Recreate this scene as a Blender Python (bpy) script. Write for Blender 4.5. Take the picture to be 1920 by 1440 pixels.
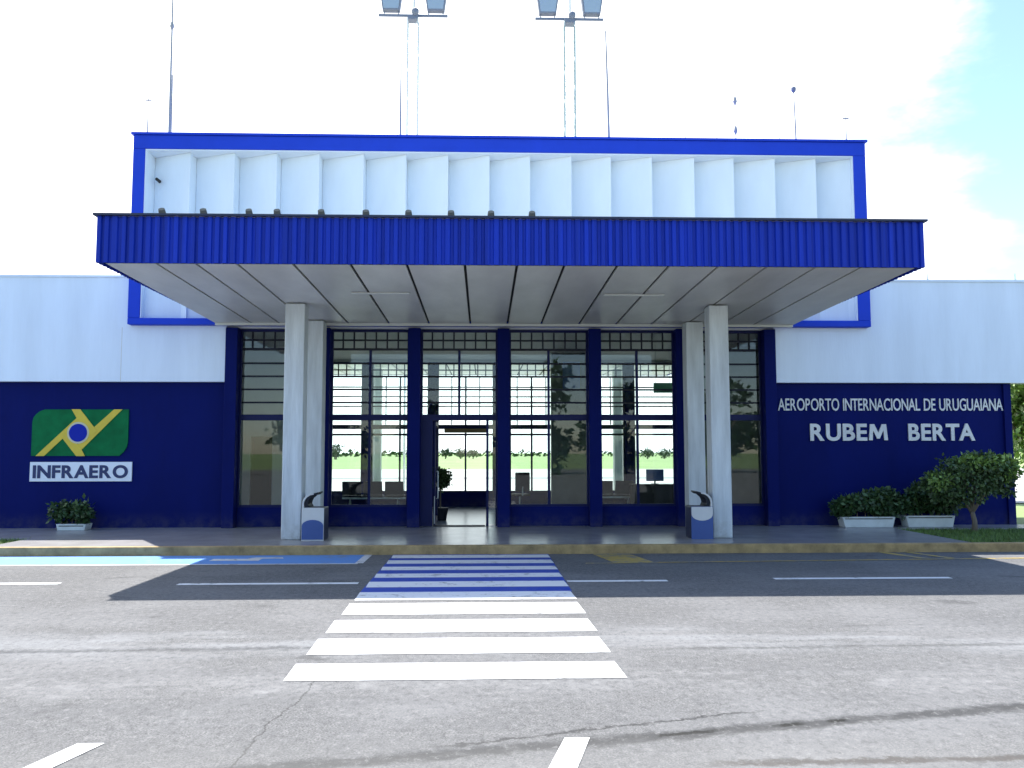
import bpy, bmesh, math, random
from mathutils import Vector, Matrix
import numpy as np

random.seed(7)
for o in list(bpy.data.objects):
    bpy.data.objects.remove(o)
S = bpy.context.scene
COL = S.collection

# ------------------------------------------------------------------ camera
cam = bpy.data.cameras.new('camera'); cam.lens = 30.37; cam.sensor_width = 36; cam.clip_end = 9000; cam.clip_start = 0.1
co = bpy.data.objects.new('camera', cam); COL.objects.link(co)
yaw, pitch, roll = 0.0325, 0.0799, -0.0011
F = Vector((math.sin(yaw)*math.cos(pitch), math.cos(yaw)*math.cos(pitch), math.sin(pitch)))
r0 = Vector((math.cos(yaw), -math.sin(yaw), 0)); u0 = r0.cross(F)
rr = r0*math.cos(roll)+u0*math.sin(roll); uu = u0*math.cos(roll)-r0*math.sin(roll)
M = Matrix((rr, uu, -F)).transposed().to_4x4(); M.translation = Vector((-0.4197, -19.1394, 1.75))
co.matrix_world = M
S.camera = co

# ------------------------------------------------------------------ sun, sky, exposure
SUN = Vector((-0.27, 0.455, 1.0)).normalized()
sun_el = math.asin(SUN.z); sun_az = math.atan2(SUN.x, SUN.y)
sl = bpy.data.lights.new('sun', 'SUN'); sl.energy = 4.0; sl.angle = math.radians(0.5); sl.color = (1.0, 0.96, 0.9)
so = bpy.data.objects.new('sun', sl); COL.objects.link(so)
so.rotation_euler = SUN.to_track_quat('Z', 'Y').to_euler(); so.location = (0, 0, 40)

world = bpy.data.worlds.new('World'); S.world = world; world.use_nodes = True
nt = world.node_tree; nt.nodes.clear()
def N(t, **k):
    n = nt.nodes.new(t)
    for a, b in k.items(): setattr(n, a, b)
    return n
wo = N('ShaderNodeOutputWorld'); bg = N('ShaderNodeBackground'); bg.inputs['Strength'].default_value = 0.12
sky = N('ShaderNodeTexSky', sky_type='NISHITA'); sky.sun_disc = False
sky.sun_elevation = sun_el; sky.sun_rotation = sun_az; sky.altitude = 60; sky.air_density = 1.0; sky.dust_density = 0.35; sky.ozone_density = 2.6
tc = N('ShaderNodeTexCoord')
mp = N('ShaderNodeMapping'); mp.inputs['Scale'].default_value = (1, 1, 2.2)
n1 = N('ShaderNodeTexNoise'); n1.inputs['Scale'].default_value = 2.3; n1.inputs['Detail'].default_value = 9; n1.inputs['Roughness'].default_value = 0.58
sep = N('ShaderNodeSeparateXYZ')
# a bank of bright cloud fills the northern half of the sky, thinning out to the north-east
dot = N('ShaderNodeVectorMath', operation='DOT_PRODUCT'); dot.inputs[1].default_value = (-0.62, 0.78, -0.05)
mr = N('ShaderNodeMapRange'); mr.inputs['From Min'].default_value = 0.02; mr.inputs['From Max'].default_value = 0.72
mr.inputs['To Min'].default_value = -0.28; mr.inputs['To Max'].default_value = 0.40
ad = N('ShaderNodeMath', operation='ADD')
ramp = N('ShaderNodeMapRange', interpolation_type='SMOOTHSTEP'); ramp.inputs['From Min'].default_value = 0.42; ramp.inputs['From Max'].default_value = 0.66
mixc = N('ShaderNodeMixRGB'); mixc.inputs['Color2'].default_value = (7.5, 7.7, 8.0, 1)
L = nt.links.new
L(tc.outputs['Generated'], mp.inputs['Vector']); L(mp.outputs['Vector'], n1.inputs['Vector'])
L(tc.outputs['Generated'], dot.inputs[0]); L(dot.outputs['Value'], mr.inputs['Value'])
L(n1.outputs['Fac'], ad.inputs[0]); L(mr.outputs['Result'], ad.inputs[1]); L(ad.outputs['Value'], ramp.inputs['Value'])
L(ramp.outputs['Result'], mixc.inputs['Fac']); L(sky.outputs['Color'], mixc.inputs['Color1'])
L(mixc.outputs['Color'], bg.inputs['Color']); L(bg.outputs['Background'], wo.inputs['Surface'])

S.view_settings.view_transform = 'Standard'; S.view_settings.look = 'None'
S.view_settings.exposure = 1.5; S.view_settings.gamma = 1.0
S.cycles.max_bounces = 10; S.cycles.transparent_max_bounces = 24; S.cycles.caustics_reflective = False; S.cycles.caustics_refractive = False

# ------------------------------------------------------------------ materials
def mat(name, col, rough=0.6, metal=0.0, var=0.0, scale=3.0, bump=0.0, bscale=60.0, spec=0.5, island=0.0, stretch=None, coat=0.0):
    m = bpy.data.materials.new(name); m.use_nodes = True
    t = m.node_tree; b = t.nodes['Principled BSDF']
    b.inputs['Base Color'].default_value = (*col, 1); b.inputs['Roughness'].default_value = rough
    b.inputs['Metallic'].default_value = metal; b.inputs['Specular IOR Level'].default_value = spec
    b.inputs['Coat Weight'].default_value = coat
    geo = t.nodes.new('ShaderNodeNewGeometry')
    mpn = t.nodes.new('ShaderNodeMapping'); t.links.new(geo.outputs['Position'], mpn.inputs['Vector'])
    if stretch: mpn.inputs['Scale'].default_value = stretch
    if var or island:
        last = None
        hsv = t.nodes.new('ShaderNodeHueSaturation'); hsv.inputs['Color'].default_value = (*col, 1)
        val = None
        if var:
            nz = t.nodes.new('ShaderNodeTexNoise'); nz.inputs['Scale'].default_value = scale; nz.inputs['Detail'].default_value = 7; nz.inputs['Roughness'].default_value = 0.62
            t.links.new(mpn.outputs['Vector'], nz.inputs['Vector'])
            r = t.nodes.new('ShaderNodeMapRange'); r.inputs['From Min'].default_value = .25; r.inputs['From Max'].default_value = .75
            r.inputs['To Min'].default_value = 1-var; r.inputs['To Max'].default_value = 1+var
            t.links.new(nz.outputs['Fac'], r.inputs['Value']); val = r.outputs['Result']
        if island:
            r2 = t.nodes.new('ShaderNodeMapRange'); r2.inputs['To Min'].default_value = 1-island; r2.inputs['To Max'].default_value = 1+island
            t.links.new(geo.outputs['Random Per Island'], r2.inputs['Value'])
            if val is None: val = r2.outputs['Result']
            else:
                mu = t.nodes.new('ShaderNodeMath'); mu.operation = 'MULTIPLY'
                t.links.new(val, mu.inputs[0]); t.links.new(r2.outputs['Result'], mu.inputs[1]); val = mu.outputs['Value']
        t.links.new(val, hsv.inputs['Value']); t.links.new(hsv.outputs['Color'], b.inputs['Base Color'])
    if bump:
        nb = t.nodes.new('ShaderNodeTexNoise'); nb.inputs['Scale'].default_value = bscale; nb.inputs['Detail'].default_value = 6
        t.links.new(mpn.outputs['Vector'], nb.inputs['Vector'])
        bn = t.nodes.new('ShaderNodeBump'); bn.inputs['Strength'].default_value = bump; bn.inputs['Distance'].default_value = 0.02
        t.links.new(nb.outputs['Fac'], bn.inputs['Height']); t.links.new(bn.outputs['Normal'], b.inputs['Normal'])
    return m

M_white = mat('white_paint', (0.72, 0.81, 0.93), .7, var=.085, scale=1.6, bump=.15, bscale=25, stretch=(1.2, 1, .16))
M_fin = mat('white_louvre', (0.76, 0.85, 0.94), .55, var=.05, scale=2, stretch=(1, 1, .3))
M_navy = mat('navy_paint', (0.0018, 0.0070, 0.100), .7, var=.16, scale=1.1, bump=.2, bscale=14, spec=.10, stretch=(1, 1, .4))
M_blue = mat('blue_paint', (0.016, 0.058, 0.56), .6, var=.08, scale=1.5, spec=.15)
M_sheet = mat('blue_sheet', (0.006, 0.030, 0.36), .5, var=.35, scale=1.6, spec=.2, stretch=(4, 4, .10))
M_lip = mat('dark_trim', (0.012, 0.018, 0.05), .5)
M_frame = mat('navy_metal', (0.004, 0.008, 0.07), .5, var=.1, spec=.2)
M_grille = mat('dark_metal', (0.010, 0.012, 0.025), .5, spec=.2)
M_soffit = mat('soffit_panel', (0.60, 0.595, 0.57), .42, var=.16, scale=1.3, island=.12, stretch=(1, .4, 1))
M_groove = mat('groove_dark', (0.02, 0.02, 0.02), .8)
M_conc = mat('column_paint', (0.56, 0.60, 0.63), .6, var=.22, scale=5, bump=.3, bscale=30, stretch=(1.4, 1.4, .16))
M_roof = mat('roof_sheet', (0.42, 0.42, 0.40), .6, var=.15)
M_floor = mat('hall_floor', (0.50, 0.54, 0.60), .24, var=.06, scale=1.5, spec=.6)
def add_dirt(m, z0, z1, col, amt):
    t = m.node_tree; b = t.nodes['Principled BSDF']; geo = t.nodes.new('ShaderNodeNewGeometry'); sp = t.nodes.new('ShaderNodeSeparateXYZ'); t.links.new(geo.outputs['Position'], sp.inputs[0])
    nz = t.nodes.new('ShaderNodeTexNoise'); nz.inputs['Scale'].default_value = 4; nz.inputs['Detail'].default_value = 8; nz.inputs['Roughness'].default_value = .7; t.links.new(geo.outputs['Position'], nz.inputs['Vector'])
    def MR(v, a, c, d, e):
        n = t.nodes.new('ShaderNodeMapRange'); n.interpolation_type = 'SMOOTHSTEP'; t.links.new(v, n.inputs['Value'])
        for k, q in zip(('From Min', 'From Max', 'To Min', 'To Max'), (a, c, d, e)): n.inputs[k].default_value = q
        return n.outputs['Result']
    mu = t.nodes.new('ShaderNodeMath'); mu.operation = 'MULTIPLY'; t.links.new(MR(sp.outputs['Z'], z0, z1, amt, 0), mu.inputs[0]); t.links.new(MR(nz.outputs['Fac'], .38, .62, .15, 1), mu.inputs[1])
    mx = t.nodes.new('ShaderNodeMixRGB'); t.links.new(mu.outputs[0], mx.inputs[0]); mx.inputs[2].default_value = (*col, 1)
    old = b.inputs['Base Color'].links[0].from_socket; t.links.new(old, mx.inputs[1]); t.links.new(mx.outputs[0], b.inputs['Base Color'])
add_dirt(M_navy, .12, .55, (.10, .095, .10), .32)
add_dirt(M_conc, .10, .75, (.22, .20, .17), .5)
M_int = mat('interior_wall', (0.76, 0.75, 0.70), .7, var=.05)
M_intd = mat('interior_dark_panel', (0.05, 0.07, 0.065), .5, var=.2)
M_ceil = mat('hall_ceiling', (0.74, 0.76, 0.74), .7, var=.05)
M_dark = mat('dark_wood', (0.03, 0.02, 0.015), .5, var=.3, scale=6)
M_seat = mat('dark_vinyl', (0.018, 0.020, 0.028), .6, spec=.2)
M_matte = mat('matte_dark', (0.06, 0.07, 0.075), 1.0, spec=0.0)
M_steel = mat('galvanised_steel', (0.50, 0.54, 0.55), .45, metal=.6, var=.1)
M_rod = mat('weathered_rod', (0.36, 0.36, 0.35), .6, metal=.3)
M_pale = mat('pale_mast_paint', (0.62, 0.64, 0.62), .5)
M_lens = mat('floodlight_glass', (0.25, 0.32, 0.42), .12, spec=.8)
M_lamp = mat('floodlight_housing', (0.17, 0.19, 0.25), .6)
M_letter = mat('brushed_letters', (0.56, 0.58, 0.60), .45, metal=.2, var=.18, scale=1.0)
M_text = mat('plate_text_navy', (0.008, 0.022, 0.11), .5)
M_plate = mat('white_plate', (0.74, 0.79, 0.88), .5)
M_green = mat('emblem_green', (0.003, 0.135, 0.045), .65, var=.30, scale=3, spec=.12)
M_yellow = mat('emblem_yellow', (0.62, 0.46, 0.03), .4, var=.1)
M_disc = mat('emblem_blue', (0.006, 0.02, 0.34), .6, spec=.15)
M_binw = mat('bin_white', (0.58, 0.58, 0.58), .35, var=.06)
M_binb = mat('bin_blue', (0.035, 0.08, 0.27), .4, var=.12)
M_bind = mat('bin_dark', (0.012, 0.018, 0.05), .45)
M_planter = mat('planter_white', (0.58, 0.62, 0.62), .7, var=.15, scale=4)
M_soil = mat('soil', (0.04, 0.03, 0.02), .95)
M_leafd = mat('leaf_dark', (0.030, 0.072, 0.022), .5, var=.35, scale=5, island=.45)
M_leafm = mat('leaf_mid', (0.050, 0.092, 0.028), .5, var=.35, scale=4, island=.45)
M_leafl = mat('leaf_bright', (0.16, 0.26, 0.055), .5, var=.3, scale=3, island=.4)
M_bark = mat('bark', (0.16, 0.13, 0.10), .9, var=.25, scale=14, bump=.6, bscale=40, stretch=(1, 1, .3))
M_grass = mat('grass_blades', (0.10, 0.17, 0.035), .7, var=.3, scale=2, island=.4)
M_field = mat('airfield_grass', (0.19, 0.27, 0.095), .9, var=.2, scale=.04)
M_turf = mat('turf_soil', (0.075, 0.11, 0.03), .95, var=.4, scale=6, bump=.6, bscale=60)
M_apron = mat('apron_concrete', (0.40, 0.40, 0.38), .8, var=.12, scale=.3)
M_darkroad = mat('taxiway_strip', (0.20, 0.20, 0.20), .8)
M_pave = mat('pavement_tile', (0.30, 0.29, 0.285), .26, var=.18, scale=2.0, bump=.06, bscale=50, spec=.5)
M_kerb = mat('kerb_yellow', (0.34, 0.235, 0.105), .85, var=.45, scale=5, bump=.3, bscale=50)
M_signgreen = mat('sign_green', (0.01, 0.24, 0.10), .4)
M_signblue = mat('sign_blue', (0.03, 0.09, 0.30), .4)
M_brown = mat('brown_trim', (0.22, 0.15, 0.05), .5)

def glass_mat():
    m = bpy.data.materials.new('window_glass'); m.use_nodes = True; t = m.node_tree; t.nodes.clear()
    o = t.nodes.new('ShaderNodeOutputMaterial'); mx = t.nodes.new('ShaderNodeMixShader')
    tr = t.nodes.new('ShaderNodeBsdfTransparent'); tr.inputs['Color'].default_value = (0.91, 0.95, 0.94, 1)
    gl = t.nodes.new('ShaderNodeBsdfGlossy'); gl.inputs['Roughness'].default_value = 0.012; gl.inputs['Color'].default_value = (1, 1, 1, 1)
    fr = t.nodes.new('ShaderNodeFresnel'); fr.inputs['IOR'].default_value = 1.5
    mu = t.nodes.new('ShaderNodeMath'); mu.operation = 'MULTIPLY'; mu.inputs[1].default_value = 0.75
    t.links.new(fr.outputs['Fac'], mu.inputs[0]); t.links.new(mu.outputs['Value'], mx.inputs['Fac'])
    t.links.new(tr.outputs['BSDF'], mx.inputs[1]); t.links.new(gl.outputs['BSDF'], mx.inputs[2])
    t.links.new(mx.outputs['Shader'], o.inputs['Surface']); return m
M_glass = glass_mat()

class G:   # tiny node-graph helper for the hand-made ground materials
    def __init__(s, name):
        s.m = bpy.data.materials.new(name); s.m.use_nodes = True; s.t = s.m.node_tree; s.b = s.t.nodes['Principled BSDF']
        g = s.t.nodes.new('ShaderNodeNewGeometry'); s.pos = g.outputs['Position']
        sp = s.t.nodes.new('ShaderNodeSeparateXYZ'); s.t.links.new(s.pos, sp.inputs[0]); s.x, s.y, s.z = sp.outputs
    def put(s, sock, v):
        if isinstance(v, bpy.types.NodeSocket): s.t.links.new(v, sock)
        else: sock.default_value = v
    def op(s, o, a, b=0.0, c=None):
        n = s.t.nodes.new('ShaderNodeMath'); n.operation = o; s.put(n.inputs[0], a); s.put(n.inputs[1], b)
        if c is not None: s.put(n.inputs[2], c)
        return n.outputs[0]
    def noise(s, scale, detail=6, rough=.6, stretch=(1, 1, 1), off=(0, 0, 0)):
        mpn = s.t.nodes.new('ShaderNodeMapping'); mpn.inputs['Scale'].default_value = stretch; mpn.inputs['Location'].default_value = off
        s.t.links.new(s.pos, mpn.inputs[0]); n = s.t.nodes.new('ShaderNodeTexNoise')
        n.inputs['Scale'].default_value = scale; n.inputs['Detail'].default_value = detail; n.inputs['Roughness'].default_value = rough
        s.t.links.new(mpn.outputs[0], n.inputs['Vector']); return n.outputs['Fac']
    def rng(s, v, a, b, c=0.0, d=1.0, smooth=True):
        n = s.t.nodes.new('ShaderNodeMapRange'); n.interpolation_type = 'SMOOTHSTEP' if smooth else 'LINEAR'
        s.put(n.inputs['Value'], v)
        for k, q in zip(('From Min', 'From Max', 'To Min', 'To Max'), (a, b, c, d)): s.put(n.inputs[k], q)
        return n.outputs['Result']
    def mix(s, f, a, b):
        n = s.t.nodes.new('ShaderNodeMixRGB'); s.put(n.inputs[0], f)
        for i, v in ((1, a), (2, b)):
            if isinstance(v, tuple): n.inputs[i].default_value = (*v, 1)
            else: s.t.links.new(v, n.inputs[i])
        return n.outputs[0]
    def bump(s, h, st, dist=.02):
        n = s.t.nodes.new('ShaderNodeBump'); n.inputs['Strength'].default_value = st; n.inputs['Distance'].default_value = dist
        s.t.links.new(h, n.inputs['Height']); s.t.links.new(n.outputs[0], s.b.inputs['Normal'])

def asphalt():
    g = G('worn_asphalt')
    fine = g.noise(70, 4, .8); mid = g.noise(5, 8, .65); big = g.noise(.55, 6, .6); streak = g.noise(1.0, 8, .65, (.35, 2.2, 1))
    base = g.mix(g.rng(fine, .28, .72), (.036, .037, .040), (.25, .249, .246))
    base = g.mix(g.rng(mid, .3, .7, 0, .5), base, (.12, .121, .124))
    base = g.mix(g.rng(big, .40, .62, 0, .55), base, (.19, .191, .194))
    base = g.mix(g.rng(streak, .45, .62, 0, .30), base, (.115, .116, .119))
    spk = g.noise(26, 3, .7, (1, 1, 1), (9, 2, 0))
    base = g.mix(g.rng(spk, .62, .70, 0, .45), base, (.30, .295, .28))
    wob = g.noise(.8, 7, .65)
    # pale dried wash lying across the road
    wy = g.op('ADD', g.y, g.op('MULTIPLY', g.op('SUBTRACT', wob, .5), 1.6))
    wash = g.op('MULTIPLY', g.rng(g.op('ABSOLUTE', g.op('ADD', wy, 10.95)), .10, .75, 1, 0), g.rng(streak, .38, .60))
    base = g.mix(g.op('MULTIPLY', wash, .42), base, (.30, .31, .32))
    wash2 = g.op('MULTIPLY', g.rng(g.op('ABSOLUTE', g.op('ADD', wy, 12.35)), .05, .35, 1, 0), g.rng(mid, .45, .62))
    base = g.mix(g.op('MULTIPLY', wash2, .35), base, (.27, .27, .27))
    wn = g.op('MULTIPLY', g.op('SUBTRACT', g.noise(1.9, 9, .72), .5), .55)
    fn = g.op('MULTIPLY', g.op('SUBTRACT', g.noise(9, 8, .7), .5), .22)
    def line(a, b, w, soft, xa, xb, dark, amt, curve=0.0):
        nonlocal base
        yy = g.op('ADD', g.op('MULTIPLY', g.x, b), a)
        if curve: yy = g.op('ADD', yy, g.op('MULTIPLY', g.op('MULTIPLY', g.x, g.x), curve))
        d = g.op('ABSOLUTE', g.op('ADD', g.op('SUBTRACT', g.y, yy), g.op('ADD', g.op('MULTIPLY', wn, .30), fn)))
        k = g.op('MULTIPLY', g.rng(d, w, w+soft, 1, 0), g.op('MULTIPLY', g.rng(g.x, xa, xa+.4), g.rng(g.x, xb-.4, xb, 1, 0)))
        k = g.op('MULTIPLY', k, g.rng(mid, .28, .52, .35, 1))
        base = g.mix(g.op('MULTIPLY', k, amt), base, dark); return k
    k1 = line(-13.80, .205, .03, .10, -2.6, 6, (.034, .034, .034), .75)
    line(-13.60, .30, .004, .03, -.9, 1.6, (.028, .028, .028), .75)
    line(-11.05, .03, .010, .10, -7, -1.4, (.05, .051, .055), .6)
    line(-11.30, .02, .010, .07, 1.0, 7, (.06, .06, .06), .5)
    line(-14.16, .02, .012, .06, .7, 4, (.035, .026, .02), .8)
    hole = g.rng(g.noise(2.6, 2, .5, (1, .2, 1), (4.3, 0, 0)), .47, .53)
    yh = g.op('ADD', g.op('MULTIPLY', g.x, .21), -13.79)
    dh = g.op('ABSOLUTE', g.op('ADD', g.op('SUBTRACT', g.y, yh), g.op('MULTIPLY', fn, .35)))
    kh = g.op('MULTIPLY', g.op('MULTIPLY', g.rng(dh, .014, .035, 1, 0), hole), g.op('MULTIPLY', g.rng(g.x, .55, .7), g.rng(g.x, 2.1, 2.3, 1, 0)))
    base = g.mix(g.op('MULTIPLY', kh, .95), base, (.020, .020, .018))
    # grit and leaf dust washed up against the kerb, oil drips along the lane
    grit = g.op('MULTIPLY', g.rng(g.y, -4.45, -3.95), g.rng(g.noise(6, 6, .7, (1, 2, 1), (1, 7, 0)), .46, .62))
    base = g.mix(g.op('MULTIPLY', grit, .5), base, (.10, .085, .065))
    oil = g.op('MULTIPLY', g.rng(g.noise(1.3, 3, .5, (.8, 1.2, 1), (11, 5, 0)), .66, .74), .45)
    base = g.mix(oil, base, (.05, .05, .052))
    # aggregate mottling visible close to the camera
    mot = g.noise(17, 6, .75, (1, .7, 1), (3, 1, 0))
    base = g.mix(g.rng(mot, .36, .50, .45, 0), base, (.06, .061, .064))
    base = g.mix(g.rng(mot, .54, .66, 0, .35), base, (.30, .30, .298))
    # open crack running away from the camera on the left
    xx = g.op('ADD', g.op('MULTIPLY', g.op('ADD', g.y, 13.95), .08), -1.84)
    d = g.op('ABSOLUTE', g.op('ADD', g.op('SUBTRACT', g.x, xx), g.op('ADD', g.op('MULTIPLY', wn, .35), g.op('MULTIPLY', fn, .5))))
    k = g.op('MULTIPLY', g.rng(d, .002, .012, 1, 0), g.rng(g.y, -12.2, -12.0, 1, 0))
    base = g.mix(g.op('MULTIPLY', k, .6), base, (.03, .03, .028))
    # the front parking strip beside the camera is a little paler and yellower
    base = g.mix(g.rng(g.y, -13.3, -14.3, 0, .25), base, (.22, .217, .207))
    g.t.links.new(base, g.b.inputs['Base Color']); g.b.inputs['Roughness'].default_value = .9; g.b.inputs['Specular IOR Level'].default_value = .12
    g.bump(g.op('ADD', fine, g.op('MULTIPLY', k1, -.6)), .7, .014); return g.m

def road_paint(name, col, wear, under=(.17, .17, .17)):
    g = G(name); a = g.noise(7, 9, .7); b = g.noise(1.6, 6, .6); f = g.noise(70, 4, .8)
    k = g.rng(g.op('ADD', g.op('MULTIPLY', a, .6), g.op('MULTIPLY', b, .4)), .60-wear, .72-wear)
    c = g.mix(g.rng(f, .3, .7, 0, .25), col, tuple(x*.75 for x in col))
    c = g.mix(g.op('MULTIPLY', k, .85), c, under)
    g.t.links.new(c, g.b.inputs['Base Color']); g.b.inputs['Roughness'].default_value = .7; g.bump(f, .3, .008); return g.m

M_asph = asphalt()
M_mark = road_paint('road_white', (.70, .71, .72), .075)
M_markold = road_paint('road_white_worn', (.60, .61, .63), .10)
M_mblue = road_paint('road_blue', (.09, .25, .60), .09, (.15, .21, .33))
M_mblue2 = road_paint('crossing_blue', (.006, .045, .36), .02, (.05, .08, .20))
M_myel = road_paint('road_yellow', (.42, .30, .07), .14)

# ------------------------------------------------------------------ mesh builder
class MB:
    def __init__(s): s.v = []; s.f = []
    def add(s, vs, fs):
        b = len(s.v); s.v += [tuple(p) for p in vs]; s.f += [tuple(b+i for i in f) for f in fs]; return s
    def box(s, x0, x1, y0, y1, z0, z1):
        return s.add([(x0, y0, z0), (x1, y0, z0), (x1, y1, z0), (x0, y1, z0), (x0, y0, z1), (x1, y0, z1), (x1, y1, z1), (x0, y1, z1)],
                     [(0, 3, 2, 1), (4, 5, 6, 7), (0, 1, 5, 4), (1, 2, 6, 5), (2, 3, 7, 6), (3, 0, 4, 7)])
    def prism(s, poly, axis, a, b):   # poly in the two remaining axes, extruded along axis a..b
        n = len(poly)
        def P(p, t): return {'y': (p[0], t, p[1]), 'z': (p[0], p[1], t), 'x': (t, p[0], p[1])}[axis]
        vs = [P(p, a) for p in poly]+[P(p, b) for p in poly]
        fs = [tuple(range(n))[::-1], tuple(range(n, 2*n))]+[(i, (i+1) % n, n+(i+1) % n, n+i) for i in range(n)]
        return s.add(vs, fs)
    def tube(s, pts, rad, n=8, cap=True):
        pts = [Vector(p) for p in pts]; rad = rad if isinstance(rad, (list, tuple)) else [rad]*len(pts); vs = []; fs = []
        for i, p in enumerate(pts):
            d = (pts[min(i+1, len(pts)-1)]-pts[max(i-1, 0)]).normalized()
            a = d.cross(Vector((0, 0, 1)) if abs(d.z) < .9 else Vector((1, 0, 0))).normalized(); b = d.cross(a)
            for k in range(n):
                t = 2*math.pi*k/n; vs.append(p+(a*math.cos(t)+b*math.sin(t))*rad[i])
        for i in range(len(pts)-1):
            for k in range(n): fs.append((i*n+k, i*n+(k+1) % n, (i+1)*n+(k+1) % n, (i+1)*n+k))
        if cap: fs += [tuple(range(n))[::-1], tuple(range((len(pts)-1)*n, len(pts)*n))]
        return s.add(vs, fs)
    def build(s, name, m, parent=None, loc=(0, 0, 0), smooth=False, bevel=0):
        me = bpy.data.meshes.new(name); me.from_pydata(s.v, [], s.f); me.update()
        bm = bmesh.new(); bm.from_mesh(me); bmesh.ops.recalc_face_normals(bm, faces=bm.faces); bm.to_mesh(me); bm.free()
        me.materials.append(m)
        if smooth: me.polygons.foreach_set('use_smooth', [True]*len(me.polygons))
        o = bpy.data.objects.new(name, me); COL.objects.link(o); o.location = loc
        if parent: o.parent = parent
        if bevel:
            b = o.modifiers.new('bevel', 'BEVEL'); b.width = bevel; b.segments = 2; b.limit_method = 'ANGLE'
        return o
def tag(o, label=None, cat=None, group=None, kind=None):
    for k, v in (('label', label), ('category', cat), ('group', group), ('kind', kind)):
        if v: o[k] = v
    return o
def thing(name, label, cat, loc=(0, 0, 0), rz=0, group=None):
    o = bpy.data.objects.new(name, None); COL.objects.link(o); o.location = loc; o.rotation_euler.z = rz
    return tag(o, label, cat, group)
def kids(o): return [c for c in bpy.data.objects if c.parent is o]
def copy_tree(o, parent=None):
    c = o.copy(); COL.objects.link(c)
    if parent: c.parent = parent
    for k in kids(o): copy_tree(k, c)
    return c
def struct(name, mb, m, **k): return tag(mb.build(name, m, **k), kind='structure')
def sheet(x0, x1, y0, y1, z): return MB().add([(x0, y0, z), (x1, y0, z), (x1, y1, z), (x0, y1, z)], [(0, 1, 2, 3)])

# ------------------------------------------------------------------ ground
struct('ground', sheet(-6000, 6000, -2500, 9000, -.06), M_field)
struct('road', sheet(-70, 70, -75, -3.95, 0), M_asph)
struct('airport_apron', sheet(-120, 120, 11.2, 78, -.03), M_apron)
struct('taxiway', sheet(-120, 120, 41, 45, -.026), M_darkroad)

PZ = .15
def pavement():
    g = MB()
    g.box(-9.0, 8.3, -3.80, -.001, -.2, PZ-.0)      # main slab before the hall
    g.box(-30, -9.0, -2.35, -.001, -.2, PZ)
    g.box(8.3, 30, -.95, -.001, -.2, PZ)
    return g
struct('pavement', pavement(), M_pave)
struct('lawn', MB().box(8.3, 30, -3.80, -.95, -.2, PZ-.03).box(-30, -9.0, -3.80, -2.35, -.2, PZ-.03), M_turf)
struct('kerb', MB().box(-30, 30, -3.95, -3.80, -.2, PZ+.004), M_kerb, bevel=.02)

def grass(regions, n, name):
    rng = np.random.default_rng(4); g = MB()
    for (x0, x1, y0, y1) in regions:
        m = int(n*(x1-x0)*(y1-y0))
        for _ in range(m):
            x = rng.uniform(x0, x1); y = rng.uniform(y0, y1); a = rng.uniform(0, 6.28); h = rng.uniform(.03, .085); w = .008
            dx, dy = math.cos(a)*w, math.sin(a)*w; lx, ly = rng.normal(0, .025, 2); z = PZ-.032
            g.add([(x-dx, y-dy, z), (x+dx, y+dy, z), (x+lx, y+ly, z+h)], [(0, 1, 2)])
    o = g.build(name, M_grass); return tag(o, kind='stuff')
grass([(8.3, 14, -3.80, -.95), (-14, -9.0, -3.80, -2.35)], 700, 'grass')

# road markings
ys = [(-4.06, -4.48), (-4.77, -5.21), (-5.57, -5.97), (-6.34, -6.75), (-7.13, -7.63), (-8.02, -8.62), (-8.84, -9.55), (-9.85, -10.5), (-10.77, -11.41), (-11.74, -12.28)]
g = MB()
for a, b in ys: g.add([(-1.96, b, .005), (.70, b, .005), (.68, a, .005), (-1.98, a, .005)], [(0, 1, 2, 3)])
struct('crosswalk_stripes', g, M_mark)
struct('crosswalk_blue_ground', sheet(-1.98, .70, -8.05, -3.96, .0025), M_mblue2)
struct('blue_parking_bay', sheet(-13, -2.42, -5.10, -3.96, .0025), M_mblue)
g = sheet(-13, -2.42, -5.22, -5.13, .005); g.add([(-2.47, -5.125, .0055), (-2.34, -5.125, .0055), (-2.34, -3.97, .0055), (-2.47, -3.97, .0055)], [(0, 1, 2, 3)])
g.add([(-4.9, -4.72, .0055), (-4.1, -4.72, .0055), (-4.1, -4.46, .0055), (-4.9, -4.46, .0055)], [(0, 1, 2, 3)])
g.add([(-4.35, -4.44, .0055), (-3.75, -4.44, .0055), (-3.8, -4.3, .0055), (-4.25, -4.3, .0055)], [(0, 1, 2, 3)])
struct('parking_bay_lines', g, M_markold)
g = MB()
for a, b, y in ((-9.4, -6.14, -7.11), (-4.52, -2.11, -7.25), (.72, 2.10, -7.18), (3.62, 6.12, -7.06)):
    g.add([(a, y-.07, .005), (b, y-.07, .005), (b, y+.07, .005), (a, y+.07, .005)], [(0, 1, 2, 3)])
struct('lane_dashes', g, M_mark)
g = MB().add([(-3.10, -14.5, .005), (-2.94, -14.5, .005), (-2.71, -13.68, .005), (-2.87, -13.68, .005)], [(0, 1, 2, 3)])
g.add([(-.17, -14.6, .005), (0, -14.6, .005), (.235, -13.68, .005), (.08, -13.68, .005)], [(0, 1, 2, 3)])
struct('parking_stall_lines', g, M_mark)
g = MB().add([(1.46, -3.97, .005), (2.10, -3.97, .005), (2.32, -5.22, .005), (1.66, -5.22, .005)], [(0, 1, 2, 3)])
g.add([(1.2, -5.31, .0052), (9.0, -4.90, .0052), (9.0, -4.81, .0052), (1.2, -5.225, .0052)], [(0, 1, 2, 3)])
g.add([(6.50, -3.97, .005), (6.66, -3.97, .005), (7.0, -4.86, .005), (6.82, -4.86, .005)], [(0, 1, 2, 3)])
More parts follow.
